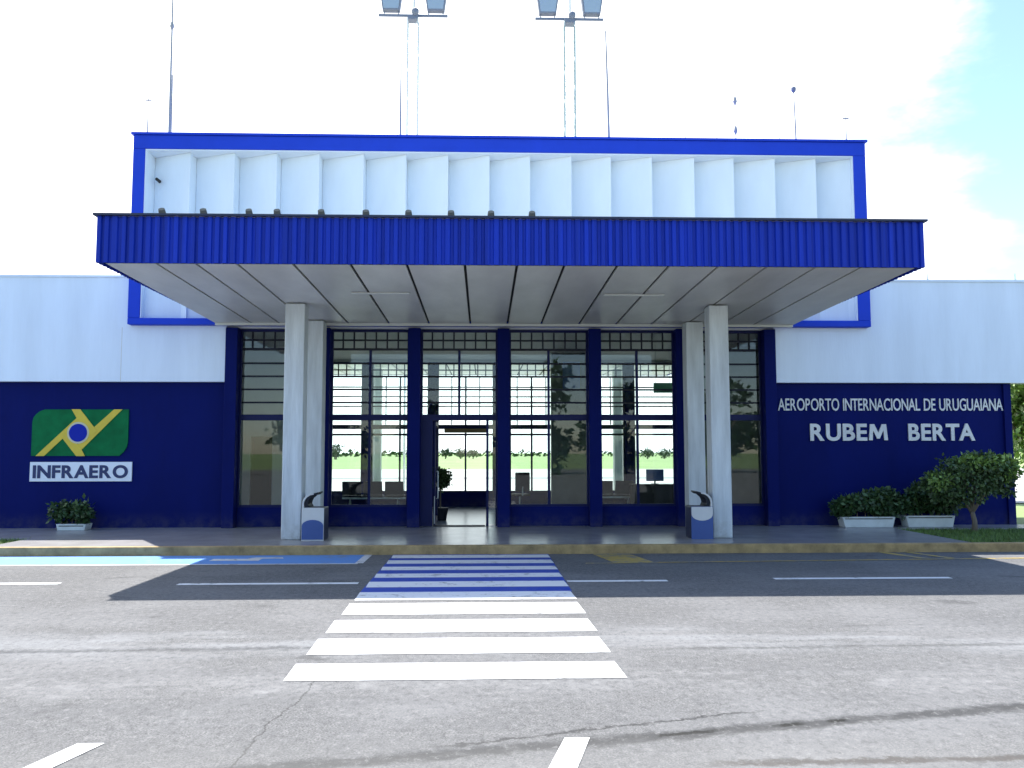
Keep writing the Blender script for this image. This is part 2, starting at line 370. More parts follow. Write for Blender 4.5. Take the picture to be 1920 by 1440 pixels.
g.add([(6.98, -3.97, .005), (7.10, -3.97, .005), (7.42, -4.84, .005), (7.28, -4.84, .005)], [(0, 1, 2, 3)])
struct('yellow_hatching', g, M_myel)

# ------------------------------------------------------------------ terminal building
T = thing('airport_terminal', 'white and navy airport terminal with a projecting blue canopy and glazed entrance hall', 'building')
RY = 7.0   # rear glazing
XL, XR = -15.0, 11.50
WZ = 5.60
# wings
MB().box(XL, -6.20, 0, .18, -.2, 3.31).build('lower_wall', M_navy, T)
MB().box(6.20, XR, 0, .18, -.2, 3.31).build('lower_wall', M_navy, T)
MB().box(11.30, 11.46, -.06, -.002, PZ, 3.30).build('wall_rib', M_navy, T)
MB().box(XL, -6.06, -.16, .18, 3.312, WZ).build('upper_wall', M_white, T)
MB().box(6.06, 13.5, -.16, .18, 3.312, WZ).build('upper_wall', M_white, T)
for x_ in (-8.32,): MB().box(x_-.006, x_+.006, -.1625, -.1605, 3.32, 4.5 if abs(x_) < 8.5 else WZ-.002).build('wall_joint', M_soffit, T)
MB().box(XL, -6.0, -.19, .20, WZ+.002, WZ+.05).build('coping', M_white, T)
MB().box(6.0, 13.5, -.19, .20, WZ+.002, WZ+.05).build('coping', M_white, T)
MB().box(XL, -8.05, .20, RY+.2, WZ-.4, WZ-.2).build('wing_roof', M_roof, T)
MB().box(8.05, 13.5, .20, RY+.2, WZ-.4, WZ-.2).build('wing_roof', M_roof, T)
MB().box(XL, -6.2, RY+.0, RY+.18, -.2, WZ-.42).build('rear_wall', M_white, T)
MB().box(6.2, XR, RY+.0, RY+.18, -.2, WZ-.42).build('rear_wall', M_white, T)
MB().box(11.32, 11.50, .185, RY-.01, -.2, WZ-.42).build('side_wall', M_navy, T)
# hall inside
MB().box(-8.0, 8.0, .12, RY-.03, -.2, PZ+.004).build('hall_floor', M_floor, T)
MB().box(-8.0, 8.0, .20, RY-.03, 4.56, 4.66).build('hall_ceiling', M_ceil, T)
MB().box(-8.15, -8.003, .20, RY-.03, -.2, 4.55).build('hall_side_wall', M_int, T)
MB().box(8.003, 8.15, .20, RY-.03, -.2, 4.55).build('hall_side_wall', M_int, T)
pw = MB().box(-7.99, -6.46, 3.5, 3.62, PZ+.005, 4.555).box(-5.90, -4.75, 3.5, 3.62, PZ+.005, 4.555).box(-6.46, -5.90, 3.5, 3.62, 2.2, 4.555).build('partition', M_int, T)
MB().box(-6.455, -5.905, 3.54, 3.59, PZ+.01, 2.195).build('partition_door', M_dark, pw)
MB().box(4.75, 7.99, 3.3, 3.42, PZ+.005, 4.555).build('partition', mat('partition_grey', (.22, .25, .24), .6, var=.15), T)
ipl = MB().box(1.46, 2.46, 4.9, 5.2, PZ+.005, 4.555).build('interior_pillar', M_intd, T)
MB().box(1.78, 2.26, 4.86, 4.895, 3.55, 4.3).build('poster', M_signblue, ipl)

def blade_poly(): pass
# framed louvre box on the roof
bxl, bxr, bzb, bzt = -8.14, 8.19, 4.54, 8.75
ixl, ixr, izb, izt = -7.88, 7.91, 4.68, 8.44
fr = MB()
fr.box(bxl, bxr, -.36, .35, izt, bzt).box(bxl, bxr, -.36, .195, bzb, izb)
fr.box(bxl, ixl, -.36, .195, izb, izt).box(ixr, bxr, -.36, .195, izb, izt)
box = fr.build('louvre_box', M_blue, T, bevel=.015)
MB().box(ixl-.05, ixr+.05, .197, .34, 4.67, izt-.003).build('back_panel', M_fin, box)
MB().box(-8.10, 8.15, .352, RY-.05, 4.67, 8.70).build('box_body', M_white, box)
MB().box(-8.18, 8.23, -.40, RY, 8.752, 8.80).build('cap_flashing', M_blue, box)
MB().box(ixl+.002, ixr-.002, -.335, .19, izt-.028, izt-.002).build('head_lining', M_fin, box)
for a_, b_ in ((ixl+.002, ixl+.022), (ixr-.022, ixr-.002)): MB().box(a_, b_, -.335, .19, izb+.004, izt-.0285).build('side_lining', M_fin, box)
edges = [ixl+.022, -6.93, -5.96, -5.03, -4.09, -3.11, -2.17, -1.23, -.30, .61, 1.54, 2.43, 3.36, 4.32, 5.22, 6.16, 7.10, ixr-.022]
for a, b in zip(edges[:-1], edges[1:]):
    MB().prism([(a+.004, .190), (b-.002, -.22), (b-.002, .190)], 'z', izb+.004, izt-.030).build('louvre_blade', M_fin, box)
MB().tube([(-7.72, .16, 7.85), (-7.72, -.06, 7.85)], .035, 10).build('drain_pipe', M_groove, box)

# canopies (front one and its twin over the airside doors)
def canopy(flip):
    def Y(v): return v if not flip else RY-v
    xl, xr, yf, yb = -6.325, 6.49, -6.0, -.37
    zf, zb, zt = 4.667, 4.565, 5.37
    d = MB()
    ya, yb2 = sorted((Y(yf+.12), Y(yb)))
    d.box(xl+.12, xr-.12, ya, yb2, 5.0, 5.2)
    can = d.build('canopy', M_roof, T)
    # corrugated fascia: front and both sides
    def ribs(p0, p1, nx, ny, name):
        p0 = Vector(p0); p1 = Vector(p1); Lg = (p1-p0).length; dr = (p1-p0)/Lg; n = Vector((nx, ny)); pts = []
        per = .128; k = 0; s = 0
        prof = []
        random.seed(3)
        while s < Lg-.02:
            w = per*random.uniform(.86, 1.14)
            for f, h in ((0, 0), (.50, 0), (.60, .032), (.90, .032)): prof.append((s+f*w, h+random.uniform(-.003, .003)))
            s += w
        prof = [q for q in prof if q[0] < Lg-.02]; prof.append((Lg, 0))
        vs = []; fs = []
        for q, h in prof:
            p = p0+dr*q+n*(-h)
            for z in (zf-.02, zt): vs.append((p.x, p.y, z))
        m = len(prof)
        for i in range(m-1): fs.append((2*i, 2*i+2, 2*i+3, 2*i+1))
        g = MB().add(vs, fs)
        o = g.build(name, M_sheet, can); so_ = o.modifiers.new('thick', 'SOLIDIFY'); so_.thickness = .006; return o
    s = -1 if not flip else 1
    ribs((xl, Y(yf)), (xr, Y(yf)), 0, s, 'fascia')
    MB().box(xl+.02, xr-.02, *sorted((Y(yf+.052), Y(yf+.066))), zf-.018, zf+.05).build('fascia_edge', M_lip, can)
    if not flip:
        ribs((xl, Y(yf)), (xl, Y(yb)), -1, 0, 'fascia'); ribs((xr, Y(yf)), (xr, Y(yb)), 1, 0, 'fascia')
    else:
        MB().box(xl, xl+.02, Y(yb)+.0, Y(yf)-.02, zf-.02, zt).build('fascia', M_sheet, can)
        MB().box(xr-.02, xr, Y(yb)+.0, Y(yf)-.02, zf-.02, zt).build('fascia', M_sheet, can)
    a, b = sorted((Y(yf-.05), Y(yf+.14)))
    MB().box(xl-.05, xr+.05, a, b, zt+.002, zt+.035).build('fascia_cap', M_lip, can)
    # soffit boards with dark joints
    lines = [xl+.07, -5.46, -4.86, -4.23, -3.37, -2.49, -1.62, -.72, .09, .83, 1.66, 2.47, 3.25, 4.02, 4.80, 5.52, xr-.07]
    g = MB()
    for p, q in zip(lines[:-1], lines[1:]):
        vs = []
        for (x, yv) in ((p+.022, yf+.07), (q-.022, yf+.07), (q-.022, yb), (p+.022, yb)):
            z = zf+(zb-zf)*(yv-yf)/(yb-yf); vs.append((x, Y(yv), z))
        vs += [(x, y, z+.03) for x, y, z in vs]
        g.add(vs, [(0, 1, 2, 3), (4, 5, 6, 7), (0, 1, 5, 4), (1, 2, 6, 5), (2, 3, 7, 6), (3, 0, 4, 7)])
    g.build('soffit', M_soffit, can)
    vs = [(xl+.09, Y(yf+.09), zf+.06), (xr-.09, Y(yf+.09), zf+.06), (xr-.09, Y(yb), zb+.06), (xl+.09, Y(yb), zb+.06)]
    MB().add(vs+[(x, y, z+.05) for x, y, z in vs], [(0, 1, 2, 3), (4, 5, 6, 7), (0, 1, 5, 4), (1, 2, 6, 5), (2, 3, 7, 6), (3, 0, 4, 7)]).build('soffit_backing', M_groove, can)
    if not flip:
        for x0, x1, yv in ((-2.8, -1.75, -3.75), (1.75, 2.85, -3.70)):
            z = zf+(zb-zf)*(yv-yf)/(yb-yf)
            MB().box(x0, x1, yv-.05, yv+.05, z-.03, z-.003).build('soffit_batten', M_pale, can, bevel=.01)  # thin pale strip across the soffit boards, gives no light
        MB().box(xl+.1, xr-.1, yb-.09, yb-.002, zb-.05, zb+.0).build('soffit_trim', M_pale, can)
    return can
canopy(False); canopy(True)
# columns
for x in (-4.0, 4.09):
    for y, zt in ((-2.63, 4.585), (-.72, 4.555)):
        c = MB().box(x-.185, x+.185, y-.185, y+.185, PZ, zt).build('column', M_conc, T, bevel=.018)
    for y in (RY+.72, RY+2.63):
        MB().box(x-.185, x+.185, y-.185, y+.185, -.05, 4.56).build('column', M_conc, T, bevel=.018)
# header above the glazing
MB().box(-6.20, 6.20, -.10, .11, 4.50, 4.558).build('header', M_pale, T)
MB().box(-6.20, 6.20, RY-.1, RY+.1, 4.50, 4.558).build('header', M_pale, T)
PIL = [-5.93, -3.93, -1.95, .01, 2.03, 3.97, 5.94]
for i, x in enumerate(PIL):
    w = .135 if 0 < i < 6 else .13
    MB().box(x-w, x+w, -.24, .16, PZ, 4.498).build('pilaster', M_navy, T, bevel=.01)
    MB().box(x-w, x+w, RY-.16, RY+.24, -.05, 4.498).build('pilaster', M_navy, T, bevel=.01)
for s, (a, b) in ((-1, (-6.2, -6.062)), (1, (6.072, 6.2))):
    MB().box(a, b, .0, .16, PZ, 3.311).build('end_jamb', M_navy, T)

def bay(x0, x1, y, kind, front=True):
    name = 'window' if kind != 'door' else 'entrance_door'
    f = MB(); d0, d1 = y-.03, y+.03
    lo = PZ+.43
    zh = 2.54
    door = kind == 'door'
    if not door:
        f.box(x0, x1, d0, d1, lo, lo+.05)
    f.box(x0, x1, d0-.01, d1+.01, zh-.065, zh+.065)
    f.box(x0, x1, d0, d1, 4.44, 4.497)
    f.box(x0, x0+.035, d0, d1, lo+.05 if not door else PZ+.006, zh-.065); f.box(x1-.035, x1, d0, d1, lo+.05 if not door else PZ+.006, zh-.065)
    f.box(x0, x0+.035, d0, d1, zh+.065, 4.44); f.box(x1-.035, x1, d0, d1, zh+.065, 4.44)
    cx = (x0+x1)/2
    end = kind == 'end'
    if not end:
        f.box(cx-.028, cx+.028, d0+.005, d1-.005, zh+.065, 4.03)
        if not door: f.box(cx-.028, cx+.028, d0+.005, d1-.005, lo+.05, zh-.065)
    if door:
        f.box(x0+.035, -1.55, d0, d1, PZ+.006, zh-.065)       # broad left jamb
        f.box(-.37, -.315, d0, d1, PZ+.006, zh-.065)
    o = f.build(name, M_frame, T)
    gr = MB()
    for z in (2.87, 3.16, 3.45, 3.74): gr.box(x0+.035, x1-.035, y-.016, y+.016, z-.019, z+.019)
    gr.box(x0+.035, x1-.035, y-.02, y+.02, 4.03, 4.08)
    gr.box(x0+.035, x1-.035, y-.0145, y+.0145, 4.240, 4.277)
    if not front and not end:
        for q in (.25, .75): gr.box(x0+(x1-x0)*q-.016, x0+(x1-x0)*q+.016, y-.0135, y+.0135, zh+.07, 4.03)
    n = max(3, round((x1-x0)/.235)); st = (x1-x0)/n
    for k in range(1, n): gr.box(x0+k*st-.017, x0+k*st+.017, y-.014, y+.014, 4.08, 4.44)
    gr.build('grille', M_grille, o)
    yg = y+.018
    MB().box(x0+.01, x1-.01, yg-.003, yg+.003, zh+.06, 4.45).build('pane', M_glass, o)
    if not door:
        MB().box(x0+.01, x1-.01, yg-.003, yg+.003, lo+.03, zh-.06).build('pane', M_glass, o)
        MB().box(x0, x1, y-.05, y+.05, PZ+.006 if front else -.05, lo-.001).build('kick_panel', M_navy, o)
        if not front: MB().box(x0, x1, y-.02, y+.02, 2.28, 2.34).build('glazing_bar', M_grille, o)
    else:
        MB().box(-.32, x1-.03, yg-.003, yg+.003, PZ+.05, zh-.06).build('pane', M_glass, o)
        MB().box(-1.53, -.39, y-.06, y+.14, PZ+.0045, PZ+.02).build('threshold', M_grille, o)
    return o
def pairs():
    for i in range(6): yield i, PIL[i]+.137, PIL[i+1]-.137
for i, a, b in pairs():
    k = 'door' if i == 2 else ('end' if i in (0, 5) else 'mid')
    if i == 0: b += .0
    d = bay(a, b, .05, k, True)
    if k == 'door':
        lf = MB().box(-1.535, -1.49, .16, 1.20, PZ+.02, PZ+.16).box(-1.535, -1.49, .16, 1.20, 2.36, 2.46).box(-1.535, -1.49, .16, .24, PZ+.16, 2.36).box(-1.535, -1.49, 1.10, 1.20, PZ+.16, 2.36).box(-1.535, -1.49, .24, 1.10, 1.0, 1.08).build('door_leaf', M_frame, d)
        MB().tube([(-1.47, .22, .75), (-1.44, .22, .75), (-1.44, .22, 1.35), (-1.47, .22, 1.35)], .014, 8).build('handle', M_steel, d)
        MB().box(-1.52, -1.505, .145, .158, PZ+.05, .80).build('edge_strip', M_pale, d)
    bay(a, b, RY-.05, 'mid' if k == 'door' else k, False)
MB().box(-1.60, -.30, RY-.34, RY-.16, 2.36, 2.48).build('rear_door_head', M_brown, T)

# ------------------------------------------------------------------ signs and lettering
font_cache = {}
def glyph(ch, bold):
    if ch == 'M' and bold > .005:                # heavy M drawn by hand: straight outer legs, deep middle notch
        E = glyph('E', bold); y = [v.co.y for v in E.vertices]; lo, hi = min(y), max(y)
        P = [(0, 0), (.17, 0), (.205, .62), (.39, .10), (.51, .10), (.695, .62), (.73, 0), (.90, 0), (.83, 1), (.63, 1), (.45, .46), (.27, 1), (.07, 1)]
        me = bpy.data.meshes.new('letter'); me.from_pydata([(a*.92, lo+b*(hi-lo), 0) for a, b in P], [], [(0, 1, 2, 12), (2, 11, 12), (2, 3, 10, 11), (3, 4, 10), (4, 5, 9, 10), (5, 8, 9), (5, 6, 7, 8)]); me.update(); return me
    cu = bpy.data.curves.new('letter_curve', 'FONT'); cu.body = ch; cu.extrude = 0; cu.offset = bold; cu.resolution_u = 6
    o = bpy.data.objects.new('letter_tmp', cu); COL.objects.link(o)
    bpy.context.view_layer.update()
    me = bpy.data.meshes.new_from_object(o.evaluated_get(bpy.context.evaluated_depsgraph_get()))
    bpy.data.objects.remove(o); return me
def lettering(text, x0, x1, zb, zt, y, m, parent, bold=0.0, depth=.02, space=.30, track=.07):
    items = []; cur = 0
    for ch in text:
        if ch == ' ': cur += space; continue
        me = glyph(ch, bold*(.3 if ch == 'M' else 1)); xs = [v.co.x for v in me.vertices]; a, b = min(xs), max(xs)
        if ch in 'AT' and items: cur -= track*.75
        items.append((me, cur-a)); cur += (b-a)+track-(track*.6 if ch in 'AT' else 0)
    tot = cur-track; sx = (x1-x0)/tot
    hs = [v.co.y for me, _ in items for v in me.vertices]
    flat = glyph('E', bold); fy = [v.co.y for v in flat.vertices]; lo, hi = min(fy), max(fy); sz = (zt-zb)/(hi-lo)
    for me, dx in items:
        bm = bmesh.new(); bm.from_mesh(me)
        for v in bm.verts: v.co = Vector((x0+(v.co.x+dx)*sx, y, zb+(v.co.y-lo)*sz))
        r = bmesh.ops.extrude_face_region(bm, geom=bm.faces[:]); 
        for v in [q for q in r['geom'] if isinstance(q, bmesh.types.BMVert)]: v.co.y -= depth
        bmesh.ops.recalc_face_normals(bm, faces=bm.faces)
        m2 = bpy.data.meshes.new('letter'); bm.to_mesh(m2); bm.free(); m2.materials.append(m); m2.polygons.foreach_set('use_smooth', [False]*len(m2.polygons))
        o = bpy.data.objects.new('letter', m2); COL.objects.link(o); o.parent = parent
s1 = thing('wall_lettering', 'long row of small thin silver capital letters high on the right navy wall', 'lettering')
lettering('AEROPORTO INTERNACIONAL DE URUGUAIANA', 6.16, 11.28, 2.695, 2.965, -.004, M_letter, s1, .008, .025, .30, .085)
s2 = thing('wall_lettering', 'two words in big bold silver capital letters in the middle of the right navy wall', 'lettering')
# heavy letters
lettering('RUBEM', 6.87, 8.63, 2.02, 2.40, -.004, M_letter, s2, .030, .03, .3, .075)
lettering('BERTA', 9.10, 10.60, 2.02, 2.40, -.004, M_letter, s2, .030, .03, .3, .075)
s3 = thing('name_plate', 'white oblong plate with bold navy capitals under the green emblem on the left navy wall', 'sign')
MB().box(-10.24, -8.06, -.035, -.002, 1.15, 1.57).build('plate', M_plate, s3, bevel=.006)
lettering('INFRAERO', -10.17, -8.14, 1.22, 1.50, -.037, M_text, s3, .035, .008, .3, .07)
s4 = thing('wall_emblem', 'green panel with crossing yellow bars round a blue disc on the left navy wall', 'sign')
def Z(zx, zy): return (-10.23+(zx-130)*.00207, 2.71-(zy-100)*.0021)
pts = [Z(130, 230), Z(140, 185), Z(165, 150), Z(205, 118), Z(255, 100), Z(1125, 100), Z(1125, 440), Z(1115, 490), Z(1085, 540), Z(1040, 580), Z(130, 580)]
MB().prism(pts, 'y', -.03, -.002).build('green_panel', M_green, s4)
def bar(pl, y0, y1): return MB().prism([Z(*p) for p in pl], 'y', y0, y1).build('yellow_bar', M_yellow, s4)
bar([(180, 581), (268, 581), (480, 375), (640, 222), (600, 178)], -.045, -.032)
bar([(1060, 99), (975, 99), (745, 310), (600, 470), (640, 530)], -.045, -.032)
bar([(535, 98), (625, 98), (805, 320), (760, 375), (600, 205)], -.050, -.0455)
bar([(690, 582), (600, 582), (440, 385), (485, 330), (640, 490)], -.050, -.0455)
cx, cz = Z(612, 342)
MB().prism([(cx+.235*math.cos(t*math.pi/20), cz+.235*math.sin(t*math.pi/20)) for t in range(40)], 'y', -.053, -.0505).build('disc_rim', mat('rim_pale', (.55, .52, .36), .4), s4)
MB().prism([(cx+.195*math.cos(t*math.pi/20), cz+.195*math.sin(t*math.pi/20)) for t in range(40)], 'y', -.058, -.0535).build('blue_disc', M_disc, s4)

# ------------------------------------------------------------------ waste bins
def waste_bin(x, y, mirror, label):
    t = thing('waste_bin', label, 'bin', (x, y, PZ), 0, 'waste bins beside the entrance columns'); s = -1 if mirror else 1
    w, d, h = .205, .24, .60
    MB().box(-w, w, -d, d, .0, h).build('bin_body', M_bind, t, bevel=.02)
    # blue front skin with an arched top edge, white apron above it
    arc = [(-w+.01, .02), (w-.01, .02)]
    if not mirror:
        arc += [((w-.01)*math.cos(a), .27+.11*math.sin(a)) for a in [math.pi*k/12 for k in range(13)]]
        MB().prism([(-w, .0), (w, .0), (w, h), (-w, h)], 'y', -d-.010, -d-.001).build('white_front', M_binw, t)
        MB().prism(arc, 'y', -d-.022, -d-.0115).build('blue_panel', M_binb, t)
    else:
        MB().prism([(-w, .0), (w, .0), (w, h), (-w, h)], 'y', -d-.010, -d-.001).build('blue_panel', M_binb, t)
        ap = [((w-.005)*math.cos(a), .46+.12*math.sin(a)) for a in [math.pi+math.pi*k/12 for k in range(13)]]+[(w-.005, h-.005), (-w+.005, h-.005)]
        MB().prism(ap, 'y', -d-.022, -d-.0115).build('white_front', M_binw, t)
    # curled hood: rises from the outer edge, bends over the opening, ends in a dark flap
    path = [(-w*.98, h-.02), (-w*1.0, h+.07), (-w*.92, h+.15), (-w*.68, h+.215), (-w*.30, h+.255), (w*.02, h+.262)]
    inner = [(w*.02, h+.238), (-w*.28, h+.228), (-w*.60, h+.185), (-w*.78, h+.13), (-w*.84, h+.07), (-w*.80, h-.02)]
    MB().prism([(px*s, pz) for px, pz in path+inner], 'y', -d+.01, d-.01).build('hood', M_binw, t)
    lin = [(w*.0, h+.234), (-w*.28, h+.222), (-w*.57, h+.178), (-w*.745, h+.125), (-w*.80, h+.07), (-w*.76, h+.004), (-w*.35, h+.004), (-w*.50, h+.06), (-w*.46, h+.11), (-w*.32, h+.165), (-w*.1, h+.20)]
    MB().prism([(px*s, pz) for px, pz in lin], 'y', -d+.03, d-.03).build('hood_lining', M_seat, t)
    fl = [(w*.03, h+.262), (w*.42, h+.285), (w*.46, h+.262), (w*.2, h+.225), (w*.03, h+.226)]
    MB().prism([(px*s, pz) for px, pz in fl], 'y', -d+.02, d-.02).build('flap', M_seat, t)
    return t
waste_bin(-3.57, -2.72, False, 'white and blue waste bin with curled hood beside the column left of the entrance')
waste_bin(3.66, -2.72, True, 'white and blue waste bin with curled hood beside the column right of the entrance')

# ------------------------------------------------------------------ vegetation
def leaves(blobs, n, size, seed, droop=0.0, shell=.55):
    rng = np.random.default_rng(seed); g = MB()
    vol = np.array([b[3]*b[4]*b[5] for b in blobs])**(2/3); cnt = (vol/vol.sum()*n).astype(int)
    for (cx, cy, cz, rx, ry, rz), c in zip(blobs, cnt):
        d = rng.normal(size=(c, 3)); d /= np.linalg.norm(d, axis=1)[:, None]; r = shell+(1-shell)*rng.random(c)**.6
        r *= 1+.18*rng.normal(size=c)
        p = d*r[:, None]*np.array([rx, ry, rz])+np.array([cx, cy, cz])
        for i in range(c):
            q = p[i]; a = rng.normal(size=3); a += d[i]*.8; a[2] -= droop; a /= np.linalg.norm(a)
            b = np.cross(a, rng.normal(size=3)); b /= np.linalg.norm(b)+1e-9
            l = size*rng.uniform(.6, 1.35); w = l*.30; m = q+a*l*.5
            g.add([q, m+b*w, q+a*l, m-b*w], [(0, 1, 2, 3)])
    return g
def rblobs(seed, n, cx, cy, cz, sx, sy, sz, r0, r1):
    rng = random.Random(seed); o = []
    for _ in range(n):
        r = rng.uniform(r0, r1); o.append((cx+rng.uniform(-sx, sx), cy+rng.uniform(-sy, sy), cz+rng.uniform(-sz, sz), r, r, r*.8))
    return o
def planter(x0, x1, y, h, label, grp):
    t = thing('planter_box', label, 'planter', ((x0+x1)/2, y, PZ), 0, grp); hw = (x1-x0)/2
    a = [(-hw*.9, 0), (hw*.9, 0), (hw, h), (hw-.04, h), (hw-.06, h-.05), (-hw+.06, h-.05), (-hw+.04, h), (-hw, h)]
    MB().prism(a, 'y', -.16, .16).build('trough', M_planter, t, bevel=.008)
    MB().box(-hw+.04, hw-.04, -.162, -.150, h-.03, h+.004).build('rim', M_planter, t)
    MB().box(-hw+.05, hw-.05, -.14, .14, h-.06, h-.03).build('soil', M_soil, t); return t
def shrub(x0, x1, y, z0, z1, label, seed, m, n, stems=5):
    cx = (x0+x1)/2; t = thing('shrub', label, 'shrub', (cx, y, z0)); hw = (x1-x0)/2; h = z1-z0
    bl = rblobs(seed, 9, 0, 0, h*.55, hw*.72, .14, h*.20, h*.24, h*.36)+[(-hw*.62, 0, h*.42, h*.32, .22, h*.3), (hw*.62, 0, h*.42, h*.32, .22, h*.3)]
    leaves(bl, n, .10, seed, .1, .35).build('foliage', m, t)
    leaves([(bx, by-.04, bz+.05, rx, ry, rz*1.1) for bx, by, bz, rx, ry, rz in bl[:9]], n//6, .11, seed+40, -.3, .75).build('young_leaves', M_leafm, t)
    g = MB(); rng = random.Random(seed)
    for k in range(stems):
        x = -hw*.6+1.2*hw*k/(stems-1); g.tube([(x*.8, 0, 0), (x+rng.uniform(-.05, .05), rng.uniform(-.05, .05), h*.6)], [.012, .006], 6)
    g.build('stems', M_bark, t); return t
planter(-9.36, -8.74, -.45, .13, 'short white plant trough at the foot of the left navy wall', 'white plant troughs')
shrub(-9.52, -8.70, -.45, PZ+.08, PZ+.60, 'small dark ragged shrub in the trough below the emblem', 5, M_leafd, 900)
planter(7.30, 8.46, -.45, .22, 'white trough half hidden by overhanging leaves, nearer the glazed hall', 'white plant troughs')
planter(8.69, 9.77, -.45, .24, 'clean white trough standing next to the little tree', 'white plant troughs')
shrub(7.12, 8.62, -.45, PZ+.12, PZ+.86, 'low dense dark shrub in the trough nearer the glazed hall', 11, M_leafd, 3600)
shrub(8.40, 9.86, -.45, PZ+.16, PZ+.94, 'dense dark shrub in the trough partly behind the little tree', 12, M_leafd, 3600)

def small_tree(x, y):
    t = thing('small_tree', 'little umbrella-crowned tree on the lawn before the right navy wall', 'tree', (x, y, PZ-.03))
    g = MB(); g.tube([(0, 0, -.05), (.01, 0, .22), (-.03, .01, .42)], [.065, .05, .045], 9)
    for dx, dy, dz, r in ((-.55, .05, 1.02, .03), (-.28, -.1, 1.2, .028), (.05, .08, 1.28, .03), (.38, -.05, 1.22, .03), (.62, .08, 1.10, .026), (-.1, -.18, 1.1, .024), (.2, .2, 1.1, .024)):
        g.tube([(-.03, .01, .38), (dx*.35, dy*.5, .38+(dz-.38)*.45), (dx, dy, dz)], [.035, .024, .010], 7)
    g.build('trunk', M_bark, t, smooth=True)
    bl = [(-.72, 0, .98, .30, .30, .22), (-.42, -.1, 1.20, .36, .34, .24), (-.05, .1, 1.32, .38, .36, .24), (.28, -.1, 1.34, .38, .36, .24), (.58, 0, 1.20, .32, .34, .25), (.72, .05, 1.0, .18, .24, .20),
          (-.25, .25, 1.08, .35, .3, .2), (.3, .28, 1.12, .35, .3, .2), (-.55, -.22, .86, .26, .22, .18), (.1, -.28, 1.02, .32, .22, .22), (-.25, -.1, .78, .26, .24, .20), (.40, 0, .92, .24, .24, .18), (-.85, .05, 1.12, .16, .18, .12), (-.98, 0, .98, .10, .12, .07), (-.60, -.1, 1.46, .14, .14, .08), (.10, 0, 1.60, .16, .16, .08), (.62, -.1, 1.50, .14, .14, .08), (-.80, -.1, .74, .12, .14, .10), (.02, -.2, .72, .13, .14, .10), (.66, -.1, .80, .12, .12, .09)]
    leaves(bl, 5000, .085, 21, .45, .30).build('crown', M_leafm, t)
    g = leaves([(-.72, -.1, 1.06, .26, .26, .18), (-.05, -.05, 1.44, .34, .3, .14), (.35, -.1, 1.46, .34, .3, .14), (.68, -.05, 1.28, .28, .28, .2)], 1300, .10, 22, .2, .5)
    g.build('young_leaves', M_leafl, t)
small_tree(9.70, -1.45)

def tree(x, y, z, h, w, label, name='tree', m=M_leafm, n=2500, size=.35, seed=1, group=None, low=.42):
    t = thing(name, label, 'tree', (x, y, z), 0, group); rng = random.Random(seed)
    g = MB(); g.tube([(0, 0, -.1), (w*.02, 0, h*.25), (-w*.03, 0, h*.6)], [w*.05, w*.04, w*.02], 8)
    for k in range(6):
        a = k*1.05; g.tube([(0, 0, h*(.25+.04*k)), (math.cos(a)*w*.3, math.sin(a)*w*.3, h*(.55+.05*k))], [w*.025, w*.008], 6)
    g.build('trunk', M_bark, t, smooth=True)
    bl = []
    for k in range(11):
        a = rng.uniform(0, 6.28); r = rng.uniform(0, w*.36); q = rng.uniform(w*.14, w*.26); bl.append((math.cos(a)*r, math.sin(a)*r, h*rng.uniform(low, .88), q, q, q*.8))
    leaves(bl, n, size, seed, .1, .45).build('crown', m, t); return t
tree(16.9, 7.5, -.05, 4.6, 4.0, 'bright green tree beyond the right end of the terminal', m=M_leafl, n=5200, size=.22, seed=31)
tree(18.4, 12.5, -.05, 4.2, 3.4, 'darker bushy tree behind the bright one beyond the terminal', m=M_leafm, n=2500, size=.24, seed=33)
for i, (x, h) in enumerate(((-24, 7.5), (-14.5, 9), (-6, 6.5), (3.5, 9.5), (11, 8), (21, 9), (32, 7))):
    tree(x, -52-(i%3)*3, -.05, h, h*.85, ('bushy', 'tall broad', 'low round', 'tallest', 'slim', 'wide spreading', 'loose')[i]+' tree along the far side of the car park, mirrored in the glazing', 'car_park_tree', M_leafd, 2600, .6, 70+i, low=.12)
# trees far beyond the airfield, seen through the hall
far = [(-43.5, 235, 4.6, 5.2, 'dark double-headed tree far beyond the airfield, seen through the window left of the door'),
       (-46.5, 250, 2.6, 3.4, 'low round bush far off beside the dark tree, seen through the hall'),
       (-12.6, 255, 3.3, 4.2, 'leftmost far tree in the open doorway view'),
       (-8.0, 262, 3.1, 5.4, 'middle broad far tree in the open doorway view'),
       (-3.9, 258, 2.6, 4.4, 'rightmost low far tree in the open doorway view'),
       (50.6, 250, 3.0, 5.5, 'far tree on the left in the window beside the right column'),
       (57.5, 258, 2.7, 6.0, 'far tree on the right in the window beside the right column')]
for i, (x, y, h, w, lb) in enumerate(far):
    tree(x, y, -.1, h, w, lb, 'far_tree', M_leafd, 420, .55, 50+i, 'trees beyond the airfield')
rng = np.random.default_rng(77); g = MB()
for x in np.linspace(-260, 300, 300):
    h = 1.2+1.4*abs(math.sin(x*.21)+.6*math.sin(x*.53+1))
    for k in range(9):
        px, pz = x+rng.normal(0, 1.2), rng.uniform(0, h); py = 420+rng.normal(0, 3); s = rng.uniform(.5, 1.1)
        a = rng.uniform(0, 3.14); g.add([(px-s, py, pz-.1), (px+s*math.cos(a), py+s*.5, pz), (px+.3*s, py, pz+s), (px-.6*s, py-.2*s, pz+.7*s)], [(0, 1, 2, 3)])
tag(g.build('distant_woodland', M_leafd), kind='stuff')

